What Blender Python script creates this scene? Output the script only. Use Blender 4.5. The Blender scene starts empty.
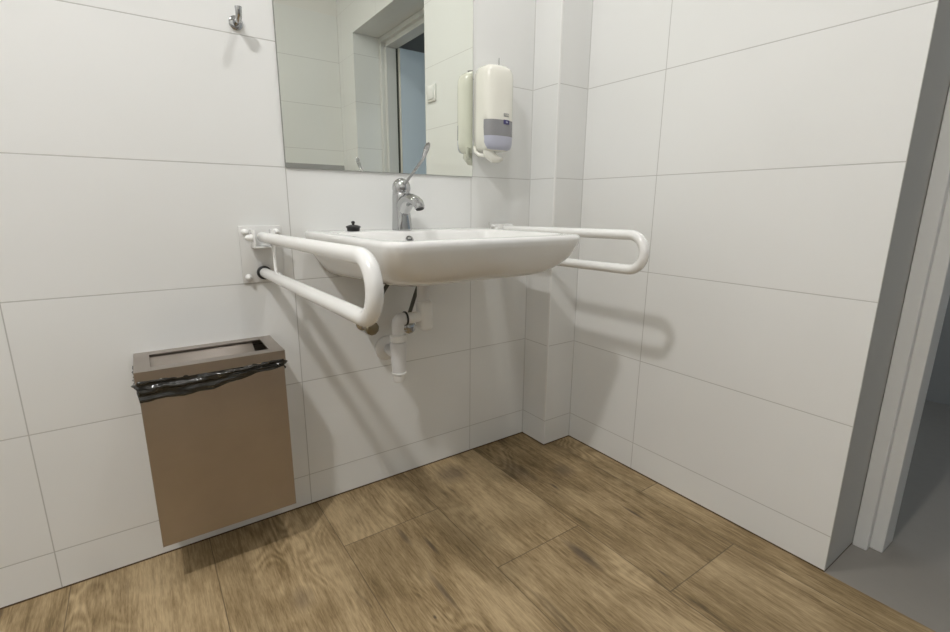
import bpy, bmesh, math, random
from mathutils import Vector, Matrix
random.seed(4)
PI = math.pi
scene = bpy.context.scene
COL = scene.collection

# ------------------------------------------------------------------ sizes
XR = 1.003          # right wall
XL = -1.95          # left wall
YR = -2.30          # rear wall
ZC = 2.60           # ceiling
BX, BD = 0.864, 0.130   # boxed-in pipe corner: left face x, depth
DY0, DY1, DZ = -2.016, -1.035, 2.05   # doorway in the right wall
RD = 0.22           # reveal depth
TW, TH, TZ0 = 0.6, 0.3033, 0.1030     # tile module

# ------------------------------------------------------------------ materials
def new_mat(name):
    m = bpy.data.materials.new(name); m.use_nodes = True
    nt = m.node_tree
    return m, nt, nt.nodes['Principled BSDF']

def simple(name, col, rough=0.4, metal=0.0, coat=0.0, spec=0.5, noise=0.0, nscale=30.0, bump=0.0):
    m, nt, b = new_mat(name)
    b.inputs['Base Color'].default_value = (*col, 1)
    b.inputs['Roughness'].default_value = rough
    b.inputs['Metallic'].default_value = metal
    b.inputs['Coat Weight'].default_value = coat
    b.inputs['Coat Roughness'].default_value = 0.05
    b.inputs['Specular IOR Level'].default_value = spec
    tc = nt.nodes.new('ShaderNodeTexCoord')
    nz = nt.nodes.new('ShaderNodeTexNoise'); nz.inputs['Scale'].default_value = nscale
    nt.links.new(tc.outputs['Object'], nz.inputs['Vector'])
    if noise > 0:
        mr = nt.nodes.new('ShaderNodeMapRange')
        mr.inputs['To Min'].default_value = max(0.0, rough - noise)
        mr.inputs['To Max'].default_value = rough + noise
        nt.links.new(nz.outputs['Fac'], mr.inputs['Value'])
        nt.links.new(mr.outputs['Result'], b.inputs['Roughness'])
    if bump > 0:
        bp = nt.nodes.new('ShaderNodeBump'); bp.inputs['Strength'].default_value = bump
        bp.inputs['Distance'].default_value = 0.002
        nt.links.new(nz.outputs['Fac'], bp.inputs['Height'])
        nt.links.new(bp.outputs['Normal'], b.inputs['Normal'])
    return m

class N:
    """tiny node-math helper"""
    def __init__(s, nt): s.nt = nt
    def m(s, op, a, b=None, c=None):
        n = s.nt.nodes.new('ShaderNodeMath'); n.operation = op
        for i, v in enumerate((a, b, c)):
            if v is None: continue
            if isinstance(v, (int, float)): n.inputs[i].default_value = v
            else: s.nt.links.new(v, n.inputs[i])
        return n.outputs[0]
    def mix(s, fac, a, b):
        n = s.nt.nodes.new('ShaderNodeMix'); n.data_type = 'RGBA'
        for sock, v in ((n.inputs[0], fac), (n.inputs[6], a), (n.inputs[7], b)):
            if isinstance(v, (int, float)): sock.default_value = v
            elif isinstance(v, tuple): sock.default_value = (*v, 1)
            else: s.nt.links.new(v, sock)
        return n.outputs[2]
    def noise(s, vec, scale, detail=3, rough=0.5, dist=0.0):
        n = s.nt.nodes.new('ShaderNodeTexNoise')
        n.inputs['Scale'].default_value = scale; n.inputs['Detail'].default_value = detail
        n.inputs['Roughness'].default_value = rough; n.inputs['Distortion'].default_value = dist
        s.nt.links.new(vec, n.inputs['Vector']); return n.outputs['Fac']
    def comb(s, x, y, z):
        n = s.nt.nodes.new('ShaderNodeCombineXYZ')
        for i, v in enumerate((x, y, z)):
            if isinstance(v, (int, float)): n.inputs[i].default_value = v
            else: s.nt.links.new(v, n.inputs[i])
        return n.outputs[0]
    def ramp(s, v, a, b, clamp=True):
        n = s.nt.nodes.new('ShaderNodeMapRange'); n.clamp = clamp
        n.inputs['From Min'].default_value = a; n.inputs['From Max'].default_value = b
        s.nt.links.new(v, n.inputs['Value']); return n.outputs['Result']

TILE = (0.80, 0.80, 0.79)
def tile_mat(name, axis, u0, cols=True, dado=None, paint=None):
    """glossy white 60 x 30 cm wall tiles; joints on world coordinates"""
    m, nt, b = new_mat(name); k = N(nt)
    tc = nt.nodes.new('ShaderNodeTexCoord')
    sp = nt.nodes.new('ShaderNodeSeparateXYZ'); nt.links.new(tc.outputs['Object'], sp.inputs[0])
    u = sp.outputs[axis]; z = sp.outputs[2]
    def joint(v, v0, w, gw):
        t = k.m('DIVIDE', k.m('SUBTRACT', v, v0), w)
        f = k.m('FRACT', t)
        d = k.m('MULTIPLY', k.m('MINIMUM', f, k.m('SUBTRACT', 1.0, f)), w)
        return k.ramp(d, gw * 1.25, gw * 0.55)
    g = joint(z, TZ0, TH, 0.0013)
    if cols: g = k.m('MAXIMUM', g, joint(u, u0, TW, 0.0013))
    seal = k.m('LESS_THAN', z, 0.0045)
    base = TILE
    nz = k.noise(tc.outputs['Object'], 1.7, 2)
    c = k.mix(k.ramp(nz, 0.35, 0.65), (0.812, 0.819, 0.802), (0.840, 0.846, 0.832))
    c = k.mix(k.m('MULTIPLY', g, 0.62), c, (0.33, 0.32, 0.29))
    if paint is not None:
        c = k.mix(k.m('GREATER_THAN', z, paint), c, (0.83, 0.82, 0.79))
    if dado is not None:
        c = k.mix(k.m('LESS_THAN', z, dado), c, (0.40, 0.40, 0.40))
    c = k.mix(seal, c, (0.12, 0.08, 0.05))
    nt.links.new(c, b.inputs['Base Color'])
    b.inputs['Specular IOR Level'].default_value = 0.45
    r = k.m('ADD', 0.20, k.m('MULTIPLY', g, 0.5))
    nt.links.new(r, b.inputs['Roughness'])
    bp = nt.nodes.new('ShaderNodeBump'); bp.inputs['Strength'].default_value = 0.25; bp.inputs['Distance'].default_value = 0.002
    wob = k.noise(tc.outputs['Object'], 6.0, 1)
    h = k.m('SUBTRACT', k.m('MULTIPLY', wob, 0.6), g)
    nt.links.new(h, bp.inputs['Height']); nt.links.new(bp.outputs['Normal'], b.inputs['Normal'])
    return m

def floor_mat():
    m, nt, b = new_mat('wood_plank_floor'); k = N(nt)
    tc = nt.nodes.new('ShaderNodeTexCoord')
    sp = nt.nodes.new('ShaderNodeSeparateXYZ'); nt.links.new(tc.outputs['Object'], sp.inputs[0])
    x, y = sp.outputs[0], sp.outputs[1]
    cw, cl = 0.3, 1.2
    cx = k.m('DIVIDE', k.m('SUBTRACT', x, 0.016), cw)
    ci = k.m('FLOOR', cx); fx = k.m('FRACT', cx)
    off = k.m('ADD', k.m('ADD', -0.243, k.m('MULTIPLY', ci, -0.302)), k.m('MULTIPLY', k.m('GREATER_THAN', ci, 2.5), 0.606))
    ry = k.m('DIVIDE', k.m('SUBTRACT', y, off), cl)
    ri = k.m('FLOOR', ry); fy = k.m('FRACT', ry)
    dx = k.m('MULTIPLY', k.m('MINIMUM', fx, k.m('SUBTRACT', 1.0, fx)), cw)
    dy = k.m('MULTIPLY', k.m('MINIMUM', fy, k.m('SUBTRACT', 1.0, fy)), cl)
    g = k.m('MAXIMUM', k.ramp(dx, 0.0016, 0.0006), k.ramp(dy, 0.0019, 0.0008))
    wn = nt.nodes.new('ShaderNodeTexWhiteNoise'); wn.noise_dimensions = '2D'
    nt.links.new(k.comb(ci, ri, 0.0), wn.inputs['Vector'])
    rnd = wn.outputs['Value']
    zoff = k.m('MULTIPLY', rnd, 37.0)
    # large soft light/dark figure, drawn out along the plank
    v1 = k.comb(k.m('MULTIPLY', x, 8.0), k.m('MULTIPLY', y, 1.9), zoff)
    n1 = k.noise(v1, 1.0, 4, 0.6, 0.9)
    # cathedral figure: rings of a stretched noise field
    v2 = k.comb(k.m('MULTIPLY', x, 6.5), k.m('MULTIPLY', y, 1.7), k.m('ADD', zoff, 11.0))
    n2 = k.noise(v2, 1.0, 1.6, 0.45, 0.5)
    rings = k.m('SINE', k.m('MULTIPLY', n2, 150.0))
    patch = k.ramp(k.noise(k.comb(k.m('MULTIPLY', x, 4.0), k.m('MULTIPLY', y, 1.3), k.m('ADD', zoff, 4.0)), 1.0, 2), 0.50, 0.62)
    rings = k.m('MULTIPLY', rings, k.m('MULTIPLY', patch, 0.55))
    # fine fibres
    v3 = k.comb(k.m('MULTIPLY', x, 150.0), k.m('MULTIPLY', y, 7.0), zoff)
    n3 = k.noise(v3, 1.0, 3, 0.65, 0.4)
    n6 = k.noise(k.comb(k.m('MULTIPLY', x, 330.0), k.m('MULTIPLY', y, 34.0), zoff), 1.0, 2, 0.6, 0.6)
    # medium streaks
    v4 = k.comb(k.m('MULTIPLY', x, 38.0), k.m('MULTIPLY', y, 2.4), k.m('ADD', zoff, 3.0))
    n4 = k.noise(v4, 1.0, 4, 0.6, 1.0)
    # blotches across the grain
    n5 = k.noise(k.comb(k.m('MULTIPLY', x, 7.0), k.m('MULTIPLY', y, 5.0), zoff), 1.0, 3, 0.55, 0.5)
    t = k.m('ADD', k.m('MULTIPLY', k.m('SUBTRACT', n1, 0.5), 1.0), 0.5)
    t = k.m('ADD', t, k.m('MULTIPLY', k.m('SUBTRACT', n4, 0.5), 0.46))
    t = k.m('ADD', t, k.m('MULTIPLY', k.m('SUBTRACT', n3, 0.5), 0.72))
    t = k.m('ADD', t, k.m('MULTIPLY', k.m('SUBTRACT', n6, 0.5), 0.65))
    t = k.m('ADD', t, k.m('MULTIPLY', k.m('SUBTRACT', n5, 0.5), 0.85))
    t = k.m('ADD', t, k.m('MULTIPLY', rings, 0.22))
    t = k.m('ADD', t, k.m('MULTIPLY', k.m('SUBTRACT', rnd, 0.5), 0.22))
    cr = nt.nodes.new('ShaderNodeValToRGB'); e = cr.color_ramp.elements
    e[0].position = 0.0; e[0].color = (0.095, 0.066, 0.033, 1)
    e[1].position = 1.0; e[1].color = (0.58, 0.435, 0.25, 1)
    for p_, c_ in ((0.28, (0.222, 0.154, 0.073, 1)), (0.52, (0.342, 0.247, 0.131, 1)), (0.74, (0.470, 0.352, 0.201, 1))):
        q = e.new(p_); q.color = c_
    nt.links.new(t, cr.inputs['Fac'])
    # dark slender cracks and knots
    kn = k.noise(k.comb(k.m('MULTIPLY', x, 26.0), k.m('MULTIPLY', y, 3.2), k.m('ADD', zoff, 20.0)), 1.0, 2, 0.5, 0.8)
    crack = k.m('MULTIPLY', k.ramp(kn, 0.69, 0.78), 0.6)
    c = k.mix(crack, cr.outputs['Color'], (0.055, 0.036, 0.02))
    def knot(px, py, sx, sy, amt, c):
        a = k.m('DIVIDE', k.m('SUBTRACT', x, px), sx); a = k.m('ADD', a, k.m('MULTIPLY', k.m('SUBTRACT', n4, 0.5), 1.6))
        q = k.m('DIVIDE', k.m('SUBTRACT', y, py), sy)
        r = k.m('SQRT', k.m('ADD', k.m('MULTIPLY', a, a), k.m('MULTIPLY', q, q)))
        return k.mix(k.m('MULTIPLY', k.ramp(r, 1.0, 0.25), amt), c, (0.075, 0.055, 0.042))
    c = knot(0.535, -0.635, 0.022, 0.085, 0.75, c)
    c = knot(0.70, -0.36, 0.007, 0.03, 0.8, c)
    c = knot(0.80, -0.60, 0.006, 0.05, 0.7, c)
    c = knot(0.655, -0.80, 0.005, 0.022, 0.7, c)
    c = knot(0.215, -0.375, 0.008, 0.055, 0.65, c)
    c = knot(0.16, -0.53, 0.010, 0.09, 0.6, c)
    c = knot(0.105, -0.585, 0.005, 0.008, 0.8, c)
    c = knot(0.80, -0.30, 0.05, 0.06, 0.5, c)
    c = knot(0.46, -0.10, 0.07, 0.07, 0.55, c)
    c = knot(0.66, -0.20, 0.05, 0.12, 0.5, c)
    c = knot(0.17, -0.30, 0.012, 0.06, 0.6, c)
    c = knot(-0.13, -0.36, 0.03, 0.05, 0.4, c)
    c = k.mix(k.m('MULTIPLY', g, 0.7), c, (0.10, 0.072, 0.04))
    nt.links.new(c, b.inputs['Base Color'])
    b.inputs['Specular IOR Level'].default_value = 0.35
    nt.links.new(k.m('ADD', 0.42, k.m('MULTIPLY', n3, 0.2)), b.inputs['Roughness'])
    bp = nt.nodes.new('ShaderNodeBump'); bp.inputs['Strength'].default_value = 0.35; bp.inputs['Distance'].default_value = 0.0012
    h = k.m('SUBTRACT', k.m('MULTIPLY', n3, 0.5), k.m('MULTIPLY', g, 1.2))
    nt.links.new(h, bp.inputs['Height']); nt.links.new(bp.outputs['Normal'], b.inputs['Normal'])
    return m

def steel_mat():
    m, nt, b = new_mat('brushed_steel'); k = N(nt)
    tc = nt.nodes.new('ShaderNodeTexCoord')
    mp = nt.nodes.new('ShaderNodeMapping'); mp.inputs['Scale'].default_value = (3, 3, 220)
    nt.links.new(tc.outputs['Object'], mp.inputs[0])
    n = k.noise(mp.outputs[0], 1.0, 2)
    sm = k.noise(tc.outputs['Object'], 9.0, 3)
    nt.links.new(k.mix(k.ramp(sm, 0.3, 0.75), (0.42, 0.375, 0.335), (0.46, 0.415, 0.375)), b.inputs['Base Color'])
    b.inputs['Metallic'].default_value = 1.0
    nt.links.new(k.m('ADD', 0.30, k.m('MULTIPLY', n, 0.12)), b.inputs['Roughness'])
    bp = nt.nodes.new('ShaderNodeBump'); bp.inputs['Strength'].default_value = 0.06; bp.inputs['Distance'].default_value = 0.0004
    nt.links.new(n, bp.inputs['Height']); nt.links.new(bp.outputs['Normal'], b.inputs['Normal'])
    return m

def emit_mat(name, col, s):
    m, nt, b = new_mat(name)
    b.inputs['Base Color'].default_value = (0.9, 0.9, 0.9, 1)
    b.inputs['Emission Color'].default_value = (*col, 1)
    b.inputs['Emission Strength'].default_value = s
    return m

M = dict(
    tile_b=tile_mat('white_tile_back', 0, 0.0),
    tile_r=tile_mat('white_tile_right', 1, -0.4349),
    tile_box=tile_mat('white_tile_box', 0, 0.0, cols=False),
    tile_rear=tile_mat('white_tile_rear', 0, 0.403, dado=1.212, paint=2.225),
    tile_l=tile_mat('white_tile_left', 1, -0.3),
    floor=floor_mat(),
    paint=simple('ceiling_paint', (0.86, 0.86, 0.86), 0.8, bump=0.1, nscale=80),
    hallpaint=simple('hall_paint', (0.33, 0.33, 0.32), 0.8, bump=0.1, nscale=80),
    hallfloor=simple('hall_floor', (0.30, 0.28, 0.25), 0.6, noise=0.1),
    ceramic=simple('white_ceramic', (0.83, 0.83, 0.81), 0.10, coat=0.5, noise=0.02, nscale=8),
    enamel=simple('white_enamel', (0.86, 0.86, 0.84), 0.24, coat=0.25, noise=0.03),
    capw=simple('white_bolt_cap', (0.86, 0.86, 0.84), 0.3, noise=0.03),
    plastic=simple('white_plastic', (0.83, 0.83, 0.81), 0.38, noise=0.05),
    platew=simple('plate_enamel', (0.74, 0.74, 0.72), 0.3, noise=0.03),
    caulk=simple('corner_sealant', (0.62, 0.62, 0.60), 0.5, noise=0.05),
    pvc=simple('greyish_white_pvc', (0.72, 0.72, 0.72), 0.42, noise=0.05),
    cream=simple('cream_white_plastic', (0.84, 0.83, 0.75), 0.20, coat=0.3, noise=0.03),
    window=simple('smoky_grey_plastic', (0.27, 0.27, 0.28), 0.22, noise=0.04, coat=0.3),
    lavender=simple('pale_lavender_plastic', (0.47, 0.48, 0.57), 0.3, noise=0.04),
    navy=simple('navy_label', (0.035, 0.03, 0.13), 0.4, noise=0.03),
    markgrey=simple('grey_mark', (0.36, 0.36, 0.35), 0.4, noise=0.03),
    markpale=simple('pale_mark', (0.55, 0.56, 0.7), 0.4, noise=0.03),
    chrome=simple('chrome', (0.50, 0.505, 0.51), 0.06, 1.0, noise=0.02, nscale=12),
    brass=simple('tarnished_brass', (0.30, 0.26, 0.18), 0.3, 1.0, noise=0.1),
    satin=simple('satin_metal', (0.40, 0.40, 0.40), 0.28, 1.0, noise=0.06),
    rubber=simple('black_rubber', (0.012, 0.012, 0.012), 0.45, noise=0.08),
    dark=simple('dark_hole', (0.02, 0.02, 0.02), 0.8, noise=0.05),
    braid=simple('dark_braid', (0.10, 0.10, 0.085), 0.42, 0.6, noise=0.15, nscale=400, bump=0.6),
    steel=steel_mat(),
    bag=simple('black_bag_film', (0.022, 0.021, 0.018), 0.16, spec=0.6, noise=0.06, nscale=60, bump=0.3),
    frame=simple('door_frame_paint', (0.72, 0.72, 0.70), 0.35, noise=0.05),
    leaf=simple('pale_blue_laminate', (0.70, 0.80, 0.90), 0.4, noise=0.05),
    leafedge=simple('leaf_edge_strip', (0.80, 0.79, 0.73), 0.45, noise=0.05),
    gasket=simple('dark_door_seal', (0.055, 0.06, 0.05), 0.6, noise=0.05),
    diffuser=emit_mat('lamp_diffuser', (1.0, 0.975, 0.93), 6.0),
    daylight=emit_mat('daylit_pane', (0.80, 0.90, 1.0), 1.6),
)
def mirror_mat():
    m, nt, b = new_mat('mirror_silver'); k = N(nt)
    b.inputs['Base Color'].default_value = (0.86, 0.885, 0.825, 1)
    b.inputs['Metallic'].default_value = 1.0
    b.inputs['Roughness'].default_value = 0.0
    return m
M['mirror'] = mirror_mat()
M['glassedge'] = simple('mirror_edge', (0.24, 0.25, 0.23), 0.3, noise=0.04)

# ------------------------------------------------------------------ mesh helpers
def obj(name, bm, mat, parent=None, smooth=True, angle=40, at=(0, 0, 0)):
    bmesh.ops.recalc_face_normals(bm, faces=bm.faces)
    me = bpy.data.meshes.new(name); bm.to_mesh(me); bm.free()
    o = bpy.data.objects.new(name, me); COL.objects.link(o)
    for mm in (mat if isinstance(mat, (list, tuple)) else [mat]): me.materials.append(mm)
    if smooth:
        for p in me.polygons: p.use_smooth = True
        try: me.set_sharp_from_angle(angle=math.radians(angle))
        except Exception: pass
    if at != (0, 0, 0):
        off = Vector(at)
        for v in me.vertices: v.co -= off
        o.location = off
    if parent:
        o.parent = parent
        o.location = Vector(o.location) - Vector(parent.location) if parent.type == 'EMPTY' or True else o.location
    return o

def thing(name, label, cat, loc=(0, 0, 0), group=None):
    o = bpy.data.objects.new(name, None); COL.objects.link(o)
    o.location = loc; o.empty_display_size = 0.05
    o['label'] = label; o['category'] = cat
    if group: o['group'] = group
    return o

def tag(o, label, cat, group=None):
    o['label'] = label; o['category'] = cat
    if group: o['group'] = group
    return o

def struct(o, label=None):
    o['kind'] = 'structure'
    if label: o['label'] = label
    return o

def box(bm, a, b, bevel=0.0, seg=2, mi=0):
    r = bmesh.ops.create_cube(bm, size=1.0)
    vs = r['verts']
    for v in vs:
        v.co = Vector([(a[i] + b[i]) / 2 + v.co[i] * (b[i] - a[i]) for i in range(3)])
    fs = list({f for v in vs for f in v.link_faces})
    for f in fs: f.material_index = mi
    if bevel > 0:
        es = list({e for v in vs for e in v.link_edges})
        bmesh.ops.bevel(bm, geom=es, offset=bevel, segments=seg, affect='EDGES', profile=0.5)
    return bm

def tube(bm, pts, rad, n=16, caps=True, mi=0):
    """sweep a circle along points; rad is a number or a list"""
    pts = [Vector(p) for p in pts]
    rs = rad if isinstance(rad, (list, tuple)) else [rad] * len(pts)
    t0 = (pts[1] - pts[0]).normalized()
    ref = Vector((0, 0, 1)) if abs(t0.z) < 0.9 else Vector((1, 0, 0))
    nrm = (ref - t0 * ref.dot(t0)).normalized()
    rings = []
    for i, p in enumerate(pts):
        if i == 0: t = t0
        elif i == len(pts) - 1: t = (pts[i] - pts[i - 1]).normalized()
        else: t = ((pts[i + 1] - p).normalized() + (p - pts[i - 1]).normalized()).normalized()
        nrm = (nrm - t * nrm.dot(t)).normalized()
        bn = t.cross(nrm)
        rings.append([bm.verts.new(p + rs[i] * (math.cos(2 * PI * j / n) * nrm + math.sin(2 * PI * j / n) * bn)) for j in range(n)])
    for a, b in zip(rings, rings[1:]):
        for j in range(n):
            f = bm.faces.new((a[j], a[(j + 1) % n], b[(j + 1) % n], b[j])); f.material_index = mi
    if caps:
        bm.faces.new(rings[0][::-1]).material_index = mi; bm.faces.new(rings[-1]).material_index = mi
    return bm

def lathe(bm, prof, origin, axis=(0, 0, 1), n=28, mi=0):
    """prof: list of (distance along axis, radius)"""
    a = Vector(axis).normalized()
    u = a.orthogonal().normalized(); w = a.cross(u)
    o = Vector(origin); rings = []
    for h, r in prof:
        r = max(r, 1e-4)
        rings.append([bm.verts.new(o + a * h + r * (math.cos(2 * PI * j / n) * u + math.sin(2 * PI * j / n) * w)) for j in range(n)])
    for p, q in zip(rings, rings[1:]):
        for j in range(n):
            f = bm.faces.new((p[j], p[(j + 1) % n], q[(j + 1) % n], q[j])); f.material_index = mi
    bm.faces.new(rings[0][::-1]).material_index = mi; bm.faces.new(rings[-1]).material_index = mi
    return bm

def loft(bm, rings, cap0=True, cap1=True, mi=0):
    vs = [[bm.verts.new(Vector(p)) for p in r] for r in rings]
    n = len(vs[0])
    for a, b in zip(vs, vs[1:]):
        for j in range(n):
            f = bm.faces.new((a[j], a[(j + 1) % n], b[(j + 1) % n], b[j])); f.material_index = mi
    if cap0: bm.faces.new(vs[0][::-1]).material_index = mi
    if cap1: bm.faces.new(vs[-1]).material_index = mi
    return bm

def rrect(x0, x1, y0, y1, r, z, n=8, m=8, zf=None):
    """rounded rectangle, constant point count; r = radius or (front, back); zf(x,y) adds height"""
    rf, rb = r if isinstance(r, tuple) else (r, r)
    out = []
    corners = [(x1 - rf, y0 + rf, rf, -PI / 2), (x1 - rb, y1 - rb, rb, 0), (x0 + rb, y1 - rb, rb, PI / 2), (x0 + rf, y0 + rf, rf, PI)]
    for i, (cx, cy, rr, a0) in enumerate(corners):
        arc = [(cx + rr * math.cos(a0 + PI / 2 * j / n), cy + rr * math.sin(a0 + PI / 2 * j / n)) for j in range(n + 1)]
        nx = corners[(i + 1) % 4]
        e = (nx[0] + nx[2] * math.cos(nx[3]), nx[1] + nx[2] * math.sin(nx[3]))
        s = arc[-1]
        side = [(s[0] + (e[0] - s[0]) * j / m, s[1] + (e[1] - s[1]) * j / m) for j in range(1, m)]
        out += arc + side
    return [(x, y, z + (zf(x, y) if zf else 0.0)) for x, y in out]

def quad(bm, pts, mi=0):
    f = bm.faces.new([bm.verts.new(Vector(p)) for p in pts]); f.material_index = mi

def new(): return bmesh.new()

# ------------------------------------------------------------------ the room
T = 0.12
bm = new(); box(bm, (XL - T, YR - T, -0.10), (XR, T, 0.0)); struct(obj('floor', bm, M['floor'], smooth=False), 'wood-look plank floor in brown oak tones')
bm = new(); box(bm, (XL - T, YR - T, ZC), (XR + 0.0, T, ZC + 0.10)); struct(obj('ceiling', bm, M['paint'], smooth=False))
bm = new(); box(bm, (XL - T, 0.0, 0.0), (XR + RD, T, ZC)); struct(obj('wall_back', bm, M['tile_b'], smooth=False), 'white tiled wall behind the washbasin')
bm = new()
box(bm, (XR, DY1, 0.0), (XR + RD, 0.0, ZC))
box(bm, (XR, YR - T, 0.0), (XR + RD, DY0, ZC))
box(bm, (XR, DY0, DZ), (XR + RD, DY1, ZC))
struct(obj('wall_right', bm, M['tile_r'], smooth=False), 'white tiled right-hand wall with the doorway')
bm = new(); box(bm, (XL - T, YR - T, 0.0), (XR, YR, ZC)); struct(obj('wall_rear', bm, M['tile_rear'], smooth=False))
bm = new(); box(bm, (XL - T, YR, 0.0), (XL, 0.0, ZC)); struct(obj('wall_left', bm, M['tile_l'], smooth=False))
bm = new(); box(bm, (BX, -BD, 0.0), (XR, 0.0, ZC)); struct(obj('wall_corner', bm, M['tile_box'], smooth=False), 'tiled pipe boxing in the room corner')
# rounded plastic edge trim on the outer corner of the boxing, and the sealant lines in the corners
bm = new(); tube(bm, [(BX + 0.0025, -BD + 0.0025, 0.105), (BX + 0.0025, -BD + 0.0025, ZC)], 0.0042, 12)
struct(obj('trim_1', bm, M['plastic']))
bm = new(); tube(bm, [(BX, 0.0, 0.005), (BX, 0.0, ZC)], 0.0022, 8); struct(obj('trim_2', bm, M['caulk']))
bm = new(); tube(bm, [(XR, -BD, 0.005), (XR, -BD, ZC)], 0.0022, 8); struct(obj('trim_3', bm, M['caulk']))

# the hall beyond the doorway (seen only in the mirror)
HX0, HX1, HY0, HY1 = XR + RD, 2.75, -2.6, 0.6
bm = new(); box(bm, (XR, HY0 - T, -0.10), (HX1 + T, HY1 + T, 0.0)); struct(obj('floor.001', bm, M['hallfloor'], smooth=False))
bm = new(); box(bm, (XR, HY0 - T, ZC), (HX1 + T, HY1 + T, ZC + 0.1)); struct(obj('ceiling.001', bm, M['hallpaint'], smooth=False))
bm = new()
box(bm, (HX1, HY0 - T, 0), (HX1 + T, HY1 + T, ZC))
box(bm, (HX0, HY0 - T, 0), (HX1, HY0, ZC))
struct(obj('wall_hall', bm, M['hallpaint'], smooth=False))
bm = new()
wz0, wz1, wx0, wx1 = 0.8, 2.1, 1.45, 2.55
box(bm, (HX0, HY1, 0), (wx0, HY1 + T, ZC)); box(bm, (wx1, HY1, 0), (HX1, HY1 + T, ZC))
box(bm, (wx0, HY1, 0), (wx1, HY1 + T, wz0)); box(bm, (wx0, HY1, wz1), (wx1, HY1 + T, ZC))
struct(obj('wall_hall_end', bm, M['hallpaint'], smooth=False))
bm = new()
for a, b in (((wx0, HY1 + .03, wz0), (wx0 + .05, HY1 + .09, wz1)), ((wx1 - .05, HY1 + .03, wz0), (wx1, HY1 + .09, wz1)),
             ((wx0 + .05, HY1 + .03, wz0), (wx1 - .05, HY1 + .09, wz0 + .05)), ((wx0 + .05, HY1 + .03, wz1 - .05), (wx1 - .05, HY1 + .09, wz1)),
             (((wx0 + wx1) / 2 - .025, HY1 + .03, wz0 + .05), ((wx0 + wx1) / 2 + .025, HY1 + .09, wz1 - .05))):
    box(bm, a, b, 0.004)
w = struct(obj('window_1', bm, M['frame']))
bm = new(); box(bm, (wx0 + .05, HY1 + .055, wz0 + .05), (wx1 - .05, HY1 + .062, wz1 - .05)); obj('window_pane', bm, M['daylight'], w, smooth=False)

# the doorway: painted frame, leaf swung out into the hall at a right angle
d = bpy.data.objects.new('door_1', None); COL.objects.link(d); d['kind'] = 'structure'; d.location = (XR + RD, DY0, 0)
fx0 = XR + RD - 0.035
bm = new()
def jamb(bm, y0, y1, s):
    box(bm, (fx0, y0, 0.0), (XR + RD + 0.07, y1, DZ - 0.06), 0.003)
FW = 0.062
box(bm, (fx0, DY0 + 0.001, 0.0), (XR + RD + 0.075, DY0 + FW * 0.55, DZ - 0.001), 0.003)
box(bm, (fx0 + 0.025, DY0 + FW * 0.5, 0.0), (XR + RD + 0.075, DY0 + FW, DZ - FW), 0.003)
box(bm, (fx0, DY1 - FW * 0.55, 0.0), (XR + RD + 0.075, DY1 - 0.001, DZ - 0.001), 0.003)
box(bm, (fx0 + 0.025, DY1 - FW, 0.0), (XR + RD + 0.075, DY1 - FW * 0.5, DZ - FW), 0.003)
box(bm, (fx0, DY0 + FW * 0.5, DZ - FW * 0.55), (XR + RD + 0.075, DY1 - FW * 0.5, DZ - 0.001), 0.003)
box(bm, (fx0 + 0.025, DY0 + FW * 0.9, DZ - FW), (XR + RD + 0.075, DY1 - FW * 0.9, DZ - FW * 0.5), 0.003)
obj('door_frame', bm, M['frame'], d, smooth=False)
bm = new()
box(bm, (XR + RD + 0.064, DY0 + FW - 0.001, 0.0), (XR + RD + 0.076, DY0 + FW + 0.005, DZ - FW), 0.002)
obj('door_seal', bm, M['gasket'], d, smooth=False)
ly = -1.935
bm = new(); box(bm, (XR + RD + 0.090, ly - 0.042, 0.012), (XR + RD + 0.090 + 0.90, ly, 1.992), 0.002)
lf = obj('door_leaf', bm, M['leaf'], d, smooth=False)
bm = new(); box(bm, (XR + RD + 0.0805, ly - 0.042, 0.012), (XR + RD + 0.0895, ly + 0.0005, 1.992), 0.002)
obj('edge_strip', bm, M['leafedge'], lf, smooth=False).location = Vector((0, 0, 0))
bm = new()
hx = XR + RD + 0.09 + 0.84
lathe(bm, [(0, .026), (.008, .026), (.01, .010), (.045, .010)], (hx, ly, 1.02), (0, 1, 0), 20)
tube(bm, [(hx, ly + .045, 1.02), (hx - .02, ly + .05, 1.02), (hx - .12, ly + .05, 1.02)], .009, 12)
obj('door_handle', bm, M['satin'], lf).location = Vector((0, 0, 0))
# ------------------------------------------------------------------ washbasin
SX0, SX1, SD, SZ = 0.037, 0.618, 0.528, 0.845
wb = thing('washbasin', 'wide white ceramic accessible washbasin with a flat shelf rim, fixed to the tiled wall', 'sink', ((SX0 + SX1) / 2, 0, SZ))
bm = new()
def shape(ring):
    # the plan narrows a little towards the front
    out = []
    for x, y, z in ring:
        t = max(0.0, -y / SD)
        wl, wr = max(0.0, min(1.0, (.33 - x) / .29)), max(0.0, min(1.0, (x - .05) / .55))
        out.append((x + .012 * t * wl - .004 * t * wr, y + .012 * t * wr, z))
    return out
def sl(a):
    return lambda x, y: a * min(1.0, max(0.0, -y / 0.45))
R_ = []
for ins, zb_, a_, rf_ in ((.20, .7085, .024, .05), (.15, .709, .027, .06), (.115, .710, .027, .062), (.085, .714, .025, .062), (.065, .725, .020, .060), (.050, .739, .014, .057), (.036, .757, .008, .053), (.022, .776, .004, .050), (.010, .800, .0, .047), (.003, .820, .0, .044)):
    R_.append(rrect(SX0 + ins * .95, SX1 - ins, -SD + ins, 0.0, (rf_, .004), zb_, zf=sl(a_)))
R_.append(rrect(SX0, SX1, -.528, 0.0, (.042, .004), .832))
R_.append(rrect(SX0 + .001, SX1 - .001, -.527, 0.0, (.041, .004), .838))
R_.append(rrect(SX0 + .004, SX1 - .004, -.524, 0.0, (.039, .004), .8425))
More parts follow.
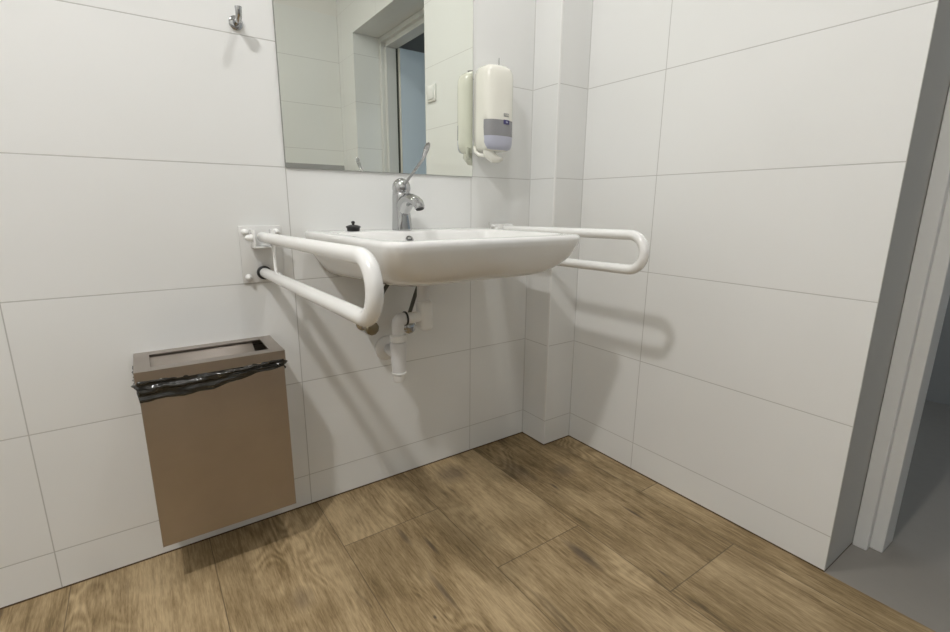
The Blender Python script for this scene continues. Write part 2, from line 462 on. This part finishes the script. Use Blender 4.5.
R_.append(rrect(SX0 + .009, SX1 - .009, -.519, -.004, (.036, .004), SZ))
R_.append(rrect(SX0 + .020, SX1 - .020, -.500, -.060, (.058, .02), SZ))
R_.append(rrect(SX0 + .028, SX1 - .028, -.492, -.130, (.055, .05), SZ - .0005))
R_.append(rrect(SX0 + .032, SX1 - .032, -.488, -.134, (.052, .05), SZ - .003))
R_.append(rrect(SX0 + .036, SX1 - .036, -.484, -.138, (.052, .05), SZ - .010))
R_.append(rrect(SX0 + .050, SX1 - .050, -.468, -.146, (.060, .05), SZ - .040))
R_.append(rrect(SX0 + .080, SX1 - .080, -.435, -.160, (.070, .06), SZ - .064))
R_.append(rrect(SX0 + .140, SX1 - .140, -.375, -.185, (.07, .06), SZ - .078))
R_.append(rrect(SX0 + .265, SX1 - .265, -.30, -.245, (.02, .02), SZ - .081))
loft(bm, [shape(r) for r in R_])
obj('basin', bm, M['ceramic'], wb, angle=60)
bm = new(); lathe(bm, [(0, .030), (.004, .030), (.006, .026), (.0062, .012), (.003, .010)], ((SX0 + SX1) / 2, -.272, SZ - .0815), (0, 0, 1), 28)
obj('drain_ring', bm, M['chrome'], wb)
bm = new(); lathe(bm, [(0, .013), (.004, .013), (.006, .011), (.0062, .008), (.002, .007)], (.291, -.1392, SZ - .0265), (0, -1, .35), 20)
obj('overflow_ring', bm, M['chrome'], wb)

# ------------------------------------------------------------------ tap
TX, TY = 0.2955, -0.086
tap = thing('mixer_tap', 'chrome single-lever basin mixer tap with a long raised elbow lever', 'tap', (TX, TY, SZ))
bm = new()
rg = []
for z, hw, yb, yf, r in ((0, .0232, .026, -.027, .010), (.006, .0232, .026, -.027, .010), (.03, .0228, .026, -.025, .013), (.055, .0226, .026, -.023, .016), (.078, .0228, .026, -.023, .018), (.092, .0232, .026, -.029, .019), (.102, .0228, .025, -.029, .019), (.108, .0215, .022, -.025, .018)):
    rg.append(rrect(TX - hw, TX + hw, TY + yf, TY + yb, r, SZ + z + .0005, n=6, m=3))
loft(bm, rg)
obj('tap_body', bm, M['chrome'], tap, angle=50)
bm = new()
def prof_ring(cy, cz, w, h, ty, tz, n=20):
    l = math.hypot(ty, tz); ty, tz = ty / l, tz / l
    return [(TX + w * math.cos(2 * PI * j / n), cy + h * math.sin(2 * PI * j / n) * tz, cz - h * math.sin(2 * PI * j / n) * ty) for j in range(n)]
sp_ = [(-.012, .070, .0205, .034, -1, .02), (-.026, .074, .0208, .031, -1, .05), (-.036, .0795, .0206, .0255, -1, .1), (-.048, .085, .020, .0195, -1, .0), (-.062, .0875, .0195, .0160, -1, -.2), (-.082, .085, .0185, .0145, -1, -.4), (-.099, .0785, .0175, .0135, -.8, -.7), (-.108, .069, .016, .013, -.35, -1)]
loft(bm, [prof_ring(TY + a, SZ + b, w_, h_, c, e) for a, b, w_, h_, c, e in sp_])
obj('spout', bm, M['chrome'], tap, angle=50)
bm = new(); lathe(bm, [(0, .0135), (.010, .0135), (.012, .012), (.0121, .010), (.008, .009)], (TX, TY - .1075, SZ + .073), (0, -.42, -1), 24)
ae = obj('aerator', bm, M['chrome'], tap)
bm = new(); lathe(bm, [(0, .0112), (.0012, .0112)], (TX, TY - .1075 - .0047, SZ + .073 - .0111), (0, -.42, -1), 20)
obj('aerator_mesh', bm, M['dark'], ae).location = (0, 0, 0)
# cartridge dome with a collar
bm = new(); lathe(bm, [(-.003, .0215), (0, .0250), (.006, .0255), (.008, .0240), (.009, .0240), (.010, .0258), (.018, .0266), (.027, .0252), (.034, .0218), (.040, .0160), (.044, .009), (.0455, .002)], (TX, TY - .001, SZ + .1025), (0, -.12, 1), 32)
obj('cartridge_dome', bm, M['chrome'], tap)
# lever: round rod that widens into a flat paddle
root, knee, tip = Vector((TX, TY - .018, SZ + .126)), Vector((TX, -.222, SZ + .191)), Vector((TX, -.2510, SZ + .2285))
bm = new()
def lp(t):
    """rod runs straight out, then bends up into the paddle"""
    a, b = root.lerp(knee, min(1, t / .66)), knee.lerp(tip, max(0, (t - .66) / .34))
    k = min(1, max(0, (t - .58) / .16)); k = k * k * (3 - 2 * k)
    return a if t < .60 else (b if t > .74 else a.lerp(b, k))
rings = []
for t, wd, th in ((-.02, .0046, .0046), (.08, .0042, .0042), (.3, .0038, .0038), (.5, .0038, .0038), (.60, .0040, .0036), (.66, .0044, .0034), (.72, .0055, .0030), (.78, .0070, .0028), (.86, .0080, .0028), (.93, .0078, .0028), (.98, .0058, .0024), (1.0, .0022, .0014)):
    c = lp(t); dv = (lp(t + .02) - lp(t - .02)).normalized()
    side = dv.cross(Vector((0, 0, 1))).normalized(); nor = side.cross(dv).normalized()
    rings.append([c + side * wd * math.cos(2 * PI * j / 16) + nor * th * math.sin(2 * PI * j / 16) for j in range(16)])
loft(bm, rings)
obj('lever', bm, M['satin'], tap, angle=60)
# little indicator dot and aside sensor-like screw on the front of the body
bm = new(); lathe(bm, [(0, .0032), (.0012, .0030), (.0014, .002)], (TX + .004, TY - .0235, SZ + .047), (0, -1, 0), 14)
obj('temperature_dot', bm, M['dark'], tap)

# ------------------------------------------------------------------ plug
PX, PY = 0.150, -0.078
pl = thing('sink_plug', 'small black rubber sink plug with a knob, lying on the left of the basin rim', 'sink plug', (PX, PY, SZ))
bm = new(); lathe(bm, [(.0003, .0165), (.002, .0172), (.009, .0180), (.0105, .0205), (.0125, .0205), (.0145, .018), (.017, .010), (.0175, .004)], (PX, PY, SZ), (0, 0, 1), 28)
obj('plug_disc', bm, M['rubber'], pl)
bm = new(); lathe(bm, [(.0165, .0036), (.020, .0034), (.0215, .0048), (.0245, .0052), (.027, .004), (.028, .001)], (PX, PY, SZ), (0, 0, 1), 18)
obj('knob', bm, M['rubber'], pl)

# ------------------------------------------------------------------ fold-down grab rails
def grab_rail(label, cx, zu, zl, ytip, plate, rod_y, ring_black, group, tilt=0.0):
    px0, px1, pz0, pz1 = plate
    t = thing('grab_rail', label, 'grab rail', (cx, 0, (zu + zl) / 2), group)
    rr = 0.0131
    bm = new(); box(bm, (px0, -.006, pz0), (px1, -.0002, pz1), .0022)
    wp = obj('wall_plate', bm, M['platew'], t)
    # U-shaped hinge bracket
    bm = new()
    bw = 0.026
    box(bm, (cx - bw, -.060, zu - .026), (cx - bw + .004, -.0055, zu + .020), .001)
    box(bm, (cx + bw - .004, -.060, zu - .026), (cx + bw, -.0055, zu + .020), .001)
    box(bm, (cx - bw + .0035, -.060, zu - .026), (cx + bw - .0035, -.0055, zu - .022), .001)
    obj('hinge_bracket', bm, M['enamel'], t)
    # pivot bolts
    for sx in (-1, 1):
        bm = new(); lathe(bm, [(0, .009), (.006, .009), (.010, .0085), (.017, .005), (.0185, .001)], (cx + sx * (bw - .0002), -.040, zu), (sx, 0, 0), 16)
        obj('pivot_bolt', bm, M['capw'], t)
    for bxp, bz in ((px0 + .014, pz1 - .016), (px1 - .014, pz1 - .016), (px0 + .014, pz0 + .016), (px1 - .014, pz0 + .016)):
        bm = new(); lathe(bm, [(0, .0085), (.003, .0085), (.004, .0075), (.010, .0072), (.014, .0045), (.0155, .001)], (bxp, -.0058, bz), (0, -1, 0), 16)
        obj('bolt_cap', bm, M['capw'], t)
    # the bent tube
    rb = (zu - zl) / 2; zc = (zu + zl) / 2; yb = ytip + rb + rr
    pts = [(cx, -.030, zu)] + [(cx, -.030 + (yb + .030) * j / 6, zu) for j in range(1, 6)]
    for j in range(0, 19):
        a = PI / 2 + PI * j / 18
        pts.append((cx, yb + rb * math.cos(a), zc + rb * math.sin(a)))
    pts += [(cx, yb + (-.022 - yb) * j / 6, zl) for j in range(1, 7)]
    pts = [(x, y, z + tilt * (y / ytip)) for x, y, z in pts]
    bm = new(); tube(bm, pts, rr, 24)
    obj('rail_tube', bm, M['enamel'], t, angle=50)
    bm = new(); lathe(bm, [(0, .0160), (.003, .0180), (.012, .0180), (.016, .0145)], (cx, -.0065, zl), (0, -1, 0), 24)
    obj('rubber_bumper', bm, M['rubber'] if ring_black else M['capw'], t)
    # thin connecting rod between the two runs
    bm = new(); tube(bm, [(cx + .011, rod_y, zl + .008), (cx + .012, rod_y + .004, (zl + zu) / 2), (cx + .012, rod_y + .008, zu - .006)], .0042, 10)
    obj('support_rod', bm, M['enamel'], t)
    return t
G = 'fold-down grab rails beside the washbasin'
grab_rail('white fold-down grab rail left of the washbasin, above the steel bin', -.079, .832, .738, -.764, (-.131, -.026, .711, .861), -.100, True, G, .011)
grab_rail('white fold-down grab rail right of the washbasin, nearer the pipe boxing', .715, .8365, .7455, -.633, (.676, .769, .713, .862), -.100, True, G, .009)

# ------------------------------------------------------------------ soap dispenser
SDX0, SDX1 = .590, .707
ds = thing('soap_dispenser', 'cream white wall soap dispenser with a smoky lower window, right of the mirror', 'soap dispenser', ((SDX0 + SDX1) / 2, 0, 1.08))
dcx = (SDX0 + SDX1) / 2
EE = 2.7
YM = -.066          # widest section; the body narrows again towards the wall
def dring(z, hw, dep, n=32):
    """barrel section: rounded front, sides drawn in behind"""
    hw *= .905
    out = []
    for j in range(n + 1):
        a = PI * j / n
        ca, sa = math.cos(a), math.sin(a)
        out.append((dcx + hw * math.copysign(abs(ca) ** (2 / EE), ca), YM - dep * abs(sa) ** (2 / EE), z))
    k = hw / .063
    for fx, y in ((-1.0, -.048), (-.96, -.034), (-.86, -.020), (-.72, -.012), (.72, -.012), (.86, -.020), (.96, -.034), (1.0, -.048)):
        out.append((dcx + fx * hw, y, z))
    return out
def front_ring(z, hw, dep, xcut, n=24):
    """front strip of that section, closed behind"""
    hw *= .905; xcut *= .905
    xs = [-xcut + 2 * xcut * j / n for j in range(n + 1)]
    f = [(dcx + x, YM - dep * (1 - abs(x / hw) ** EE) ** (1 / EE), z) for x in xs]
    return f + [(p[0], -.056, z) for p in reversed(f)]
bm = new(); box(bm, (.609, -.0125, 1.090), (.694, -.0003, 1.333), .003)
obj('back_plate', bm, M['cream'], ds)
zb = 1.183
bm = new()
loft(bm, [dring(1.090, .024, .010), dring(1.0905, .038, .018), dring(1.094, .049, .026), dring(1.101, .0565, .032), dring(1.112, .0610, .0355), dring(1.125, .0628, .037), dring(zb - .001, .0630, .037), dring(zb, .0630, .0415), dring(zb + .02, .0630, .0415), dring(1.306, .0630, .041), dring(1.325, .0612, .039), dring(1.337, .0560, .034), dring(1.344, .047, .026), dring(1.347, .034, .017), dring(1.348, .014, .008)])
obj('cover', bm, M['cream'], ds, angle=50)
bm = new()
loft(bm, [front_ring(1.0935, .0500, .032, .036), front_ring(1.096, .0550, .036, .047), front_ring(1.103, .0600, .0395, .054), front_ring(1.114, .0628, .0415, .0595), front_ring(1.1345, .0632, .042, .0612)])
obj('push_bar', bm, M['lavender'], ds, angle=50)
bm = new()
loft(bm, [front_ring(1.1346, .0631, .0418, .0610), front_ring(1.16, .0631, .0418, .0615), front_ring(zb - .0003, .0631, .0412, .0615)])
obj('level_window', bm, M['window'], ds, angle=50)
# label on the window and the pressed mark above it; both follow the curved front on a small pad
def pad(cx, w, z0, z1, mat, name, parent, hw, dep, lift):
    bm = new(); cols = 6; grid = []
    for zz in (z0, z1):
        row = []
        for i in range(cols + 1):
            x = cx - w / 2 + w * i / cols
            u = max(-1, min(1, (x - dcx) / hw)); e = EE
            y = YM - dep * (1 - abs(u) ** e) ** (1 / e)
            row.append((x, y - lift, zz))
        grid.append(row)
    back = [[(x, y + lift + .001, z) for x, y, z in r] for r in grid]
    vs = [[bm.verts.new(p) for p in r] for r in grid]; bs = [[bm.verts.new(p) for p in r] for r in back]
    for i in range(cols):
        bm.faces.new((vs[0][i], vs[0][i + 1], vs[1][i + 1], vs[1][i]))
        bm.faces.new((bs[0][i + 1], bs[0][i], bs[1][i], bs[1][i + 1]))
        bm.faces.new((vs[0][i + 1], vs[0][i], bs[0][i], bs[0][i + 1]))
        bm.faces.new((vs[1][i], vs[1][i + 1], bs[1][i + 1], bs[1][i]))
    for i in (0, cols):
        bm.faces.new((vs[0][i], vs[1][i], bs[1][i], bs[0][i]))
    return obj(name, bm, mat, parent)
mk = pad(dcx + .013, .021, 1.193, 1.203, M['markgrey'], 'pressed_mark', ds, .0571, .0415, .0008)
lb = pad(dcx + .014, .023, 1.1705, 1.1835, M['navy'], 'window_label', ds, .0572, .0416, .0012)
def lettering(text, size, loc, mat, parent, name):
    cu = bpy.data.curves.new(name, 'FONT'); cu.body = text; cu.size = size; cu.align_x = 'CENTER'; cu.extrude = .0004
    o = bpy.data.objects.new(name, cu); COL.objects.link(o)
    me = bpy.data.meshes.new_from_object(o); bpy.data.objects.remove(o)
    o = bpy.data.objects.new(name, me); COL.objects.link(o); me.materials.append(mat)
    wl = Vector(loc)
    o.rotation_euler = (PI / 2, 0, math.radians(3))
    o.parent = parent
    o.location = wl - parent.matrix_basis.translation - (parent.parent.location if parent.parent else Vector())
    return o
lettering('TORK', .0075, (dcx + .014, -.1086, 1.1953), M['cream'], mk, 'mark_lettering')
lettering('S4', .008, (dcx + .014, -.1090, 1.1740), M['markpale'], lb, 'label_lettering')
# pump nozzle below: a bent feed arm and a flared outlet
bm = new()
tube(bm, [(.597, -.024, 1.106), (.598, -.028, 1.090), (.606, -.040, 1.079), (.626, -.060, 1.077)], [.006, .006, .0065, .007], 14)
obj('feed_arm', bm, M['cream'], ds)
bm = new()
q0 = Vector((.630, -.050, 1.070)); ax = Vector((.85, -.35, -.22))
tube(bm, [Vector((0.621, -.060, 1.096)), Vector((0.624, -.066, 1.082)), Vector((0.638, -.070, 1.070)), Vector((0.658, -.073, 1.066)), Vector((0.674, -.074, 1.0675))], [.015, .0175, .0165, .0115, .005], 20)
obj('nozzle', bm, M['cream'], ds, angle=60)
# flat key left standing in the lock on top
bm = new()
kd = Vector((.57, .82, 0)).normalized(); kn_ = Vector((-kd.y, kd.x, 0))
kc = Vector((.646, -.084, 1.340))
def keybox(bm, l0, l1, z0, z1, t):
    pts = []
    r = bmesh.ops.create_cube(bm, size=1.0)
    for v in r['verts']:
        v.co = kc + kd * (l0 + (v.co.x + .5) * (l1 - l0)) + kn_ * (v.co.y * t) + Vector((0, 0, z0 + (v.co.z + .5) * (z1 - z0)))
keybox(bm, -.004, .004, -.006, .007, .0022); keybox(bm, -.011, .011, .007, .024, .0022)
bmesh.ops.bevel(bm, geom=list(bm.edges), offset=.0006, segments=1, affect='EDGES')
obj('lock_key', bm, M['satin'], ds, smooth=False)

# ------------------------------------------------------------------ mirror
bm = new()
mx0, mx1, mz0, mz1 = .0005, .601, 1.0125, 1.92
box(bm, (mx0, -.0055, mz0), (mx1, -.0003, mz1), .0, mi=1)
for f in bm.faces:
    if f.normal.y < -.9: f.material_index = 0
mo = obj('wall_mirror', bm, [M['mirror'], M['glassedge']], smooth=False)
tag(mo, 'large frameless wall mirror above the washbasin', 'mirror')

# ------------------------------------------------------------------ bin and its bag
bx0, bx1, by, bz0, bz1 = -.385, -.0815, -.166, .128, .561
bn = thing('waste_bin', 'brushed stainless steel wall-hung waste bin with an open-topped lid frame', 'bin', ((bx0 + bx1) / 2, by / 2, bz0))
bm = new()
yb_ = -.004; zt = bz1 - .020; th = .002
# open box with real sheet thickness
box(bm, (bx0, by, bz0), (bx1, by + th, zt), .0007); box(bm, (bx0, yb_ - th, bz0), (bx1, yb_, zt), .0007)
box(bm, (bx0, by + th, bz0), (bx0 + th, yb_ - th, zt)); box(bm, (bx1 - th, by + th, bz0), (bx1, yb_ - th, zt))
box(bm, (bx0 + th, by + th, bz0), (bx1 - th, yb_ - th, bz0 + th))
obj('bin_body', bm, M['steel'], bn, smooth=False)
bm = new()
e_ = .0035; ft, fs_, ov = .004, .025, .031
X0, X1, Y0, Y1 = bx0 - e_, bx1 + e_, by - e_, yb_ + .0035
box(bm, (X0, Y0, bz1 - ft), (X1, Y0 + ov, bz1)); box(bm, (X0, Y1 - ov, bz1 - ft), (X1, Y1, bz1))
box(bm, (X0, Y0 + ov, bz1 - ft), (X0 + ov, Y1 - ov, bz1)); box(bm, (X1 - ov, Y0 + ov, bz1 - ft), (X1, Y1 - ov, bz1))
box(bm, (X0, Y0, bz1 - fs_), (X1, Y0 + .002, bz1 - ft)); box(bm, (X0, Y1 - .002, bz1 - fs_), (X1, Y1, bz1 - ft))
box(bm, (X0, Y0 + .002, bz1 - fs_), (X0 + .002, Y1 - .002, bz1 - ft)); box(bm, (X1 - .002, Y0 + .002, bz1 - fs_), (X1, Y1 - .002, bz1 - ft))
obj('lid_frame', bm, M['steel'], bn, smooth=False)
# sloping inner chute plate seen through the opening
bm = new()
ya, yz, xa, xz = Y1 - ov + .004, Y0 + ov + .012, X0 + ov - .004, X1 - ov - .020
za, zz = bz1 - .0045, bz1 - .052
pr_ = [(ya, za), (yz, zz), (yz, zz - .0018), (ya, za - .0018)]
loft(bm, [[(xa, y, z) for y, z in pr_], [(xz, y, z) for y, z in pr_]])
obj('inner_chute', bm, M['steel'], bn, smooth=False)
# bag: crumpled film folded over the rim, hanging below the lid frame
bm = new()
def bag_ring(k):
    n = 260; out = []
    per = [(bx0, by), (bx1, by), (bx1, yb_), (bx0, yb_)]
    segs = [math.dist(per[i], per[(i + 1) % 4]) for i in range(4)]; tot = sum(segs)
    for i in range(n):
        s = tot * i / n; j = 0
        while s > segs[j]: s -= segs[j]; j += 1
        a, b = per[j], per[(j + 1) % 4]; f = s / segs[j]
        x, y = a[0] + (b[0] - a[0]) * f, a[1] + (b[1] - a[1]) * f
        nx, ny = (b[1] - a[1]) / segs[j], -(b[0] - a[0]) / segs[j]
        out.append((x, y, nx, ny, j, f))
    return out
base = bag_ring(0)
rows = []
NR = 22
for r in range(NR + 1):
    v = r / NR; row = []
    for i, (x, y, nx, ny, j, f) in enumerate(base):
        drop = .016 + (.012 * (1 - f) + .014 * math.sin(PI * min(1, f * 1.1)) ** 2 * (1 - f * .6) + .016 * (1 - f) if j == 0 else .010) + .0015 * math.sin(i * .35)
        z = bz1 - fs_ + .006 - v * (drop + .006)
        fold = .0040 + .0034 * math.sin(v * 15 + f * 5.0 + j) + .0020 * math.sin(v * 24 - f * 9) + .0016 * math.sin(i * .51 + v * 7) + .0010 * math.sin(i * 1.1 - v * 11)
        if j == 2: fold *= .25
        o_ = .0006 + max(0, fold) * math.sin(min(1, v * 1.3 + .1) * PI * .85)
        if j == 2: o_ = min(o_, .0028)
        row.append(bm.verts.new((x + nx * o_, y + ny * o_, z)))
    rows.append(row)
n_ = len(base)
for a, b in zip(rows, rows[1:]):
    for i in range(n_): bm.faces.new((a[i], a[(i + 1) % n_], b[(i + 1) % n_], b[i]))
bgo = obj('bin_bag', bm, M['bag'], angle=180)
tag(bgo, 'shiny black plastic bag folded over the rim of the steel bin', 'bin bag')

# ------------------------------------------------------------------ drain trap
tr = thing('bottle_trap', 'white plastic space-saving bottle trap under the washbasin', 'drain trap', (.27, -.15, .40))
cx_, cy_ = .249, -.135
bm = new(); lathe(bm, [(0, .012), (.002, .0165), (.004, .0175), (.022, .0185), (.024, .0165)], (cx_, cy_, .398), (0, 0, 1), 24)
obj('cleanout_cap', bm, M['plastic'], tr)
bm = new(); lathe(bm, [(0, .0185), (.002, .0225), (.006, .0225), (.008, .0200)], (cx_, cy_, .4225), (0, 0, 1), 24)
obj('cap_collar', bm, M['plastic'], tr)
bm = new(); lathe(bm, [(0, .0205), (.02, .0215), (.070, .0235), (.086, .0245), (.092, .023)], (cx_, cy_, .4310), (0, 0, 1), 28)
obj('trap_bottle', bm, M['pvc'], tr)
bm = new(); lathe(bm, [(0, .021), (.002, .0245), (.020, .0245), (.023, .020)], (cx_, cy_, .5232), (0, 0, 1), 16)
obj('trap_nut', bm, M['plastic'], tr)
ez = .590
bm = new()
tube(bm, [(cx_, cy_, .540), (cx_, cy_, ez - .016), (cx_ + .002, cy_, ez - .007), (cx_ + .007, cy_, ez - .001), (cx_ + .014, cy_, ez), (cx_ + .022, cy_, ez)], .0185, 22)
obj('elbow', bm, M['pvc'], tr)
bm = new(); lathe(bm, [(0, .0205), (.001, .0215), (.005, .0215), (.006, .0195)], (cx_ + .0222, cy_, ez), (1, 0, 0), 24)
obj('rubber_seal', bm, M['rubber'], tr)
bm = new(); tube(bm, [(cx_ + .028, cy_, ez), (cx_ + .080, cy_, ez)], .0165, 22)
obj('cross_pipe', bm, M['plastic'], tr)
bm = new(); box(bm, (cx_ + .070, cy_ - .026, .548), (cx_ + .108, cy_ + .028, .640), .012, 4)
obj('siphon_housing', bm, M['plastic'], tr)
bm = new(); tube(bm, [(cx_ + .088, cy_ + .004, .634), (cx_ + .089, cy_ + .004, .670), (cx_ + .090, cy_ + .004, .7110)], .019, 18)
obj('tail_pipe', bm, M['pvc'], tr)
bm = new(); tube(bm, [(cx_ + .003, cy_ + .012, .480), (cx_ + .012, -.06, .470), (.272, -.012, .467)], .0150, 20)
obj('outlet_pipe', bm, M['pvc'], tr)
bm = new(); lathe(bm, [(.0003, .0405), (.004, .0400), (.009, .034), (.012, .022), (.013, .0165)], (.272, 0, .467), (0, -1, 0), 32)
obj('wall_flange', bm, M['plastic'], tr)

# ------------------------------------------------------------------ angle valves and hoses
def valve(label, x, z, s):
    t = thing('angle_valve', label, 'valve', (x, 0, z), 'angle valves under the washbasin')
    bm = new(); lathe(bm, [(-.0005, .022), (.003, .021), (.007, .012)], (x, 0, z), (0, -1, 0), 22); obj('wall_rosette', bm, M['chrome'], t)
    bm = new(); lathe(bm, [(.006, .009), (.030, .009), (.032, .0125), (.052, .0125), (.054, .009)], (x, 0, z), (0, -1, 0), 18)
    tube(bm, [(x, -.042, z), (x + .010, -.042, z + .020)], .008, 14)
    obj('valve_body', bm, M['brass'], t)
    bm = new(); lathe(bm, [(.053, .007), (.058, .0185), (.064, .0215), (.078, .0210), (.083, .016), (.084, .006)], (x, 0, z), (0, -1, 0), 10)
    obj('valve_knob', bm, M['chrome'] if s > 0 else M['brass'], t, angle=30)
    return t
valve('tarnished angle valve left of the white bottle trap, behind the left grab rail bend', .194, .558, -1)
valve('small chrome angle valve right of the white bottle trap', .318, .545, 1)
def hose(label, pts):
    bm = new(); tube(bm, pts, .0062, 14)
    o = obj('supply_hose', bm, M['braid']); tag(o, label, 'hose', 'braided hoses feeding the tap'); return o
hose('dark braided supply hose rising from the left valve to the basin underside', [(.204, -.042, .579), (.212, -.046, .601), (.234, -.050, .645), (.255, -.053, .677), (.278, -.058, .711)])
hose('dark braided supply hose rising from the right valve behind the white siphon', [(.329, -.042, .566), (.336, -.044, .585), (.352, -.052, .640), (.375, -.062, .713)])

# ------------------------------------------------------------------ small fittings
ls = thing('light_switch', 'white square light switch on the wall beside the doorway, seen in the mirror', 'light switch', (XR, -.955, 1.487))
bm = new(); box(bm, (XR - .009, -1.000, 1.447), (XR - .0003, -.918, 1.529), .003, 3); obj('switch_plate', bm, M['plastic'], ls)
bm = new(); box(bm, (XR - .014, -.988, 1.458), (XR - .0085, -.930, 1.517), .002, 2); obj('rocker', bm, M['plastic'], ls)

hk = thing('robe_hook', 'small chrome robe hook on the tiled wall left of the mirror', 'hook', (-.089, 0, 1.340))
bm = new(); lathe(bm, [(-.0005, .016), (.004, .016), (.006, .0135), (.0065, .007), (.030, .007)], (-.089, 0, 1.340), (0, -1, 0), 24); obj('hook_base', bm, M['chrome'], hk)
bm = new(); tube(bm, [(-.089, -.026, 1.340), (-.089, -.036, 1.336), (-.089, -.044, 1.342), (-.089, -.047, 1.356), (-.089, -.047, 1.362)], [.007, .007, .007, .0075, .008], 16); obj('hook_arm', bm, M['chrome'], hk)

# ------------------------------------------------------------------ ceiling downlights
def downlight(label, x, y, strength):
    t = thing('ceiling_light', label, 'ceiling light', (x, y, ZC), 'round opal ceiling lamps')
    bm = new()
    lathe(bm, [(-.0002, .095), (.012, .095), (.016, .091), (.018, .074)], (x, y, ZC), (0, 0, -1), 40); obj('trim_ring', bm, M['enamel'], t)
    bm = new(); lathe(bm, [(.0175, .072), (.022, .072), (.029, .068), (.034, .052), (.0365, .025), (.037, .004)], (x, y, ZC), (0, 0, -1), 40)
    m = emit_mat('opal_lamp_glass', (1.0, .985, .97), strength)
    obj('opal_dome', bm, m, t, angle=180)
    return t
downlight('round white opal lamp on the ceiling over the left side of the room', -1.0, -1.11, 330)
downlight('round white opal lamp on the ceiling above the washbasin', .26, -.64, 98)

# ------------------------------------------------------------------ world, camera, output look
wd = bpy.data.worlds.new('world'); scene.world = wd; wd.use_nodes = True
wd.node_tree.nodes['Background'].inputs[0].default_value = (.55, .62, .7, 1)
wd.node_tree.nodes['Background'].inputs[1].default_value = .3

cd = bpy.data.cameras.new('camera'); cam = bpy.data.objects.new('camera', cd); COL.objects.link(cam)
F, CP, YAW, PIT, ROL = 475.4716, (-0.34272, -1.37518, 0.91314), math.radians(35.01064), math.radians(12.91245), math.radians(.41959)
fw = Vector((math.sin(YAW) * math.cos(PIT), math.cos(YAW) * math.cos(PIT), -math.sin(PIT)))
rt = Vector((math.cos(YAW), -math.sin(YAW), 0)); up = rt.cross(fw)
r2 = math.cos(ROL) * rt + math.sin(ROL) * up; u2 = -math.sin(ROL) * rt + math.cos(ROL) * up
mw = Matrix((r2, u2, -fw)).transposed().to_4x4(); mw.translation = Vector(CP)
cam.matrix_world = mw
cd.sensor_fit = 'HORIZONTAL'; cd.sensor_width = 36.0; cd.lens = F * 36.0 / 950.0; cd.clip_start = .02
scene.camera = cam
scene.view_settings.view_transform = 'Standard'; scene.view_settings.look = 'None'
scene.view_settings.gamma = 1.0; scene.view_settings.use_curve_mapping = False
scene.view_settings.exposure = 0.50
